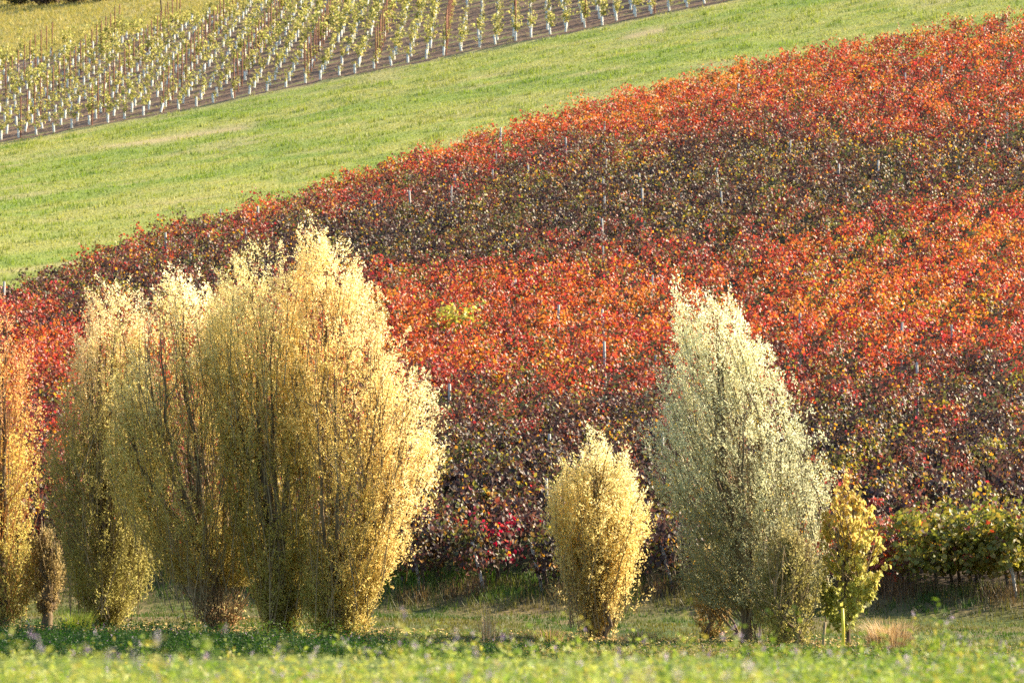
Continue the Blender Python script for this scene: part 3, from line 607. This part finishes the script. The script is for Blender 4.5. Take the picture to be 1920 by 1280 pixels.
# ------------------------------------------------------------------ grasses and field plants
def blades(x, y, h, wd, col, r, lean=.35, per=5, spread=.06):
    n = len(x); xi = np.repeat(x, per) + r.normal(0, spread, n * per); yi = np.repeat(y, per) + r.normal(0, spread, n * per)
    hh = np.repeat(h, per) * r.uniform(.5, 1.15, n * per); zi = ground(xi, yi) - .015
    a = r.uniform(0, 2 * np.pi, n * per); l = np.abs(r.normal(0, lean, n * per)) * hh
    wv = np.stack([np.cos(a + 1.3), np.sin(a + 1.3), np.zeros_like(a)], -1) * (wd * r.uniform(.6, 1.3, n * per))[:, None]
    B = np.stack([xi, yi, zi], -1); Tp = B + np.stack([np.cos(a) * l, np.sin(a) * l, hh], -1)
    V = np.stack([B - wv, B + wv, Tp], 1).reshape(-1, 3); F = np.arange(len(V)).reshape(-1, 3)
    C = np.repeat(np.repeat(col, per, 0) * r.uniform(.75, 1.25, (n * per, 1)), 3, 0)
    return V, F, C
def scatter(n, x0, x1, y0, y1, r): return r.uniform(x0, x1, n), r.uniform(y0, y1, n)
r = np.random.default_rng(77)
x, y = scatter(98000, -36, 36, 125, 224, r)
k = (y > top_edge(x)) & (y < young_edge(x) - .1) & (np.abs(x) < .1333 * y + 5.5); x, y = x[k], y[k]
c, tr_ = meadow_col(x, y); k = r.random(len(x)) > tr_ * 1.1; x, y, c = x[k], y[k], c[k]
cl = sstep(.45, .75, fbm(x, y, 1.1, 6))
V, F, C = blades(x, y, .10 + .16 * cl, .026, mixc(c, (.16, .24, .035), cl * .4), r, .4, 3, .08)
tag(build("meadow_grass", V, [F], C, M_GRASS), "bright green meadow grass between the two vineyards", "grass", None, "stuff"); print("meadow tufts", len(x))
x, y = scatter(26000, -50, -14, 244, 330, r); k = (y > dry_edge(x) - 2) & (np.abs(x) < .1333 * y + 5); x, y = x[k], y[k]
c = mixc((.30, .28, .07), (.44, .36, .13), r.random(len(x))); V, F, C = blades(x, y, r.uniform(.15, .4, len(x)), .03, c, r, .4, 4, .12)
tag(build("dry_grass", V, [F], C, M_GRASS), "straw-yellow dry grass above the young vineyard", "grass", None, "stuff")
x, y = scatter(9000, -40, 20, 214, 290, r); k = (y > young_edge(x)) & (y < dry_edge(x)) & (np.abs(x) < .1333 * y + 1)
ro = (y - young_edge(x)) / 3 % 1; k &= (np.abs(ro - .65) < .22) & (fbm(x, y, 3, 1) > .42); x, y = x[k], y[k]
c = mixc((.20, .26, .06), (.32, .30, .10), r.random(len(x))); V, F, C = blades(x, y, r.uniform(.06, .2, len(x)), .025, c, r, .5, 4, .12)
tag(build("alley_weeds", V, [F], C, M_GRASS), "low green weeds in strips on the young vineyard's brown soil", "weeds", None, "stuff")
# mown track and the rough bank at the foot of the vines
x, y = scatter(29000, -17, 17, 74, 97, r); k = (y < base_edge(x) + 3) & (np.abs(x) < .1333 * y + 4.5); x, y = x[k], y[k]
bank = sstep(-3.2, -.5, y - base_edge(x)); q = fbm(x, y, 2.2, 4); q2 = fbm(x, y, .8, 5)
c = mixc(mixc((.05, .095, .016), (.14, .135, .035), sstep(.42, .66, q)), (.15, .095, .05), bank * sstep(.35, .55, q2)); c = mixc(c, (.08, .15, .025), bank * sstep(.48, .66, fbm(x, y, 1.5, 1)))  # track greens darkened in patches, standing in for shade; bank weeds are brown
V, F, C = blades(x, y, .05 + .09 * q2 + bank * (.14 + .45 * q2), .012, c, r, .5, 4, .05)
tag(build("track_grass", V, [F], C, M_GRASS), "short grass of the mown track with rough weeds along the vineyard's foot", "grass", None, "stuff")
def herb(x, y, h, r, pal_, nleaf, leaf, flower=0., fc=(.5, .36, .5)):
    """leafy field plants: stems, small leaves, a few flower heads"""
    n = len(x); z = ground(x, y); a = r.uniform(0, 2 * np.pi, n); tip = np.stack([np.cos(a) * h * .16, np.sin(a) * h * .16, h], -1)
    B = np.stack([x, y, z], -1); si = np.repeat(np.arange(n), nleaf); u = r.uniform(.12, 1.0, len(si))
    P = B[si] + tip[si] * u[:, None] + r.normal(0, .022, (len(si), 3)) * np.array([1, 1, .5]); m = len(P)
    D = unit(np.stack([r.normal(0, 1, m), r.normal(0, 1, m), r.normal(.25, .4, m)], -1)); N = unit(r.normal(0, .5, (m, 3)) + np.array([0, 0, 1.]))
    C = pal_[si] * r.uniform(.75, 1.3, (m, 1))
    bag = Bag(); bag.add(*leaves(P, N, D, leaf * r.uniform(.7, 1.3, m), leaf * .5, C, 'kite')[:2], np.repeat(C, 4, 0))
    w_ = np.stack([np.cos(a + 1.5), np.sin(a + 1.5), 0 * a], -1) * .004
    bag.add(np.stack([B - w_, B + w_, B + tip], 1).reshape(-1, 3), [np.arange(3 * n).reshape(-1, 3)], np.repeat(pal_ * .9, 3, 0))
    fl = np.where(r.random(n) < flower)[0]
    if len(fl):
        fi = np.repeat(fl, 12); m = len(fi); P = B[fi] + tip[fi] + r.normal(0, .009, (m, 3)) + np.array([0, 0, .015]) * r.normal(0, 1, (m, 1))
        C = np.array([fc, (.62, .5, .6), (.40, .27, .45)])[r.integers(0, 3, len(fl))]; C = np.repeat(C, 12, 0)
        bag.add(*leaves(P, unit(r.normal(0, 1, (m, 3))), unit(r.normal(0, 1, (m, 3)) + np.array([0, 0, .6])), .016, .009, C, 'kite')[:2], np.repeat(C, 4, 0))
    return bag
x, y = scatter(9200, -6, 6, 11, 38, r); k = (np.abs(x) < .1333 * y + 1.2) & (r.random(len(x)) < sstep(39, 27, y) + .15); x, y = x[k], y[k]
q = fbm(x, y, .9, 2); pal_ = mixc((.19, .28, .05), (.40, .42, .11), sstep(.35, .65, q))
yy = r.random(len(x)) < .12; pal_ = np.where(yy[:, None], np.array((.42, .36, .10)), pal_)
b = herb(x, y, r.uniform(.2, .5, len(x)) * (.35 + 1.3 * fbm(x * .8, y * .35, .9, 6)) + .24 * ((r.random(len(x)) < .06) & (y > 22)), r, pal_, 17, .048, .10)
tag(b.build("alfalfa_plants", M_GRASS), "blurred flowering alfalfa filling the nearest strip of field", "alfalfa", None, "stuff"); print("alfalfa", len(x))
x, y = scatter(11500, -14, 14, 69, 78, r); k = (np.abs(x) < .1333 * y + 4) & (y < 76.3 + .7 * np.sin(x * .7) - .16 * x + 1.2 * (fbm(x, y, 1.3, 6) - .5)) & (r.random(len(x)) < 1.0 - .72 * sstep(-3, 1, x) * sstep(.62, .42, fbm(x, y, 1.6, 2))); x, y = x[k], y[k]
q = fbm(x, y, 1.4, 3); pal_ = mixc((.022, .060, .011), (.085, .135, .024), sstep(.35, .65, q + .03 * x));  # dark green plants; tree shadow also painted into the green, deeper to the left
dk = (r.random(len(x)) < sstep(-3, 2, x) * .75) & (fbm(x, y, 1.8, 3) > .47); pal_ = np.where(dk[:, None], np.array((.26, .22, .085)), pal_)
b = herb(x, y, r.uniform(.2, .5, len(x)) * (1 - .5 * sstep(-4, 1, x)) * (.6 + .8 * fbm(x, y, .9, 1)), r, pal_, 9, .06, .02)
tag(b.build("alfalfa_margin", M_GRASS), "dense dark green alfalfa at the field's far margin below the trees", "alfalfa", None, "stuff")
# fallen leaves under the trees
r = np.random.default_rng(91); P = []
for tx, ty, rad, n in [(-11, 83.5, 1.6, 260), (-8.7, 82.4, 2.2, 700), (-6.1, 80.4, 2.4, 900), (-4.8, 79.6, 2.2, 800), (-3.5, 79.2, 2.8, 1100), (1.7, 79.2, 1.4, 450), (4.7, 77.3, 2.6, 800), (6.7, 76.8, 1.0, 250)]:
    a = r.uniform(0, 2 * np.pi, n); q = rad * np.sqrt(r.random(n)) * r.uniform(.6, 1.3, n); P.append(np.stack([tx + np.cos(a) * q - .3, ty + np.sin(a) * q], -1))
P = np.concatenate(P); z = ground(P[:, 0], P[:, 1]) + r.uniform(.01, .09, len(P)); P = np.c_[P, z]; n = len(P)
C = np.array([(.46, .33, .10), (.34, .20, .07), (.52, .42, .16), (.26, .15, .06)])[r.integers(0, 4, n)] * r.uniform(.8, 1.2, (n, 1))
V, F, CC = leaves(P, unit(r.normal(0, .45, (n, 3)) + np.array([0, 0, 1.])), unit(r.normal(0, 1, (n, 3)) * np.array([1, 1, .3])), r.uniform(.05, .10, n), r.uniform(.025, .05, n), C, 'kite', .25)
tag(build("fallen_leaves", V, F, CC, M_LEAF), "yellow and brown fallen leaves strewn on the grass under the trees", "fallen leaves", None, "stuff")
# tufts one can pick out
def tuft(name, x, y, n, h, rad, cols, label, cat, seed, lean=.55):
    r = np.random.default_rng(seed); root = thing(name, (x, y, float(ground(x, y))), label, cat)
    a = r.uniform(0, 2 * np.pi, n); s = r.random(n) ** .6 * rad * .5; hh = h * r.uniform(.45, 1.1, n); l = np.abs(r.normal(0, lean, n)) * hh
    B = np.stack([np.cos(a) * s, np.sin(a) * s, np.full(n, -.02)], -1); M = B + np.stack([np.cos(a) * l * .35, np.sin(a) * l * .35, hh * .65], -1); Tp = B + np.stack([np.cos(a) * l, np.sin(a) * l, hh], -1)
    wv = np.stack([np.sin(a), -np.cos(a), 0 * a], -1) * .007
    V = np.stack([B - wv, B + wv, M + wv * .8, M - wv * .8, Tp], 1).reshape(-1, 3); i = np.arange(n)[:, None] * 5
    C = np.repeat(np.array(cols)[r.integers(0, len(cols), n)] * r.uniform(.8, 1.2, (n, 1)), 5, 0)
    build("blades", V, [i + np.array([[0, 1, 2, 3]]), i + np.array([[3, 2, 4]])], C, M_GRASS, root)
STR = [(.50, .36, .20), (.42, .28, .15), (.56, .44, .28)]; GRN = [(.20, .26, .05), (.32, .32, .08), (.14, .21, .035)]
tuft("grass_tuft", 7.45, 75.9, 700, .62, .9, STR, "big straw-coloured dry grass tuft right of the yellow stake", "grass tuft", 41, .7)
tuft("grass_tuft", -9.2, 81.2, 420, .5, .7, GRN, "green grass tuft between the two leftmost trunks", "grass tuft", 42)
tuft("grass_tuft", .75, 78.2, 320, .32, .6, GRN + STR, "low yellowish grass tuft left of the yellow bush's foot", "grass tuft", 43)
tuft("grass_tuft", 2.6, 77.4, 420, .30, .9, GRN + STR, "brownish weed clump right of the yellow bush's foot", "grass tuft", 44)
tuft("grass_tuft", -.5, 78.0, 60, .75, .5, STR, "few tall dry stalks on the track left of the yellow bush", "grass tuft", 45, .25)
tuft("grass_tuft", 8.4, 75.6, 300, .3, .7, GRN, "low green weed clump right of the dry tuft", "grass tuft", 46)
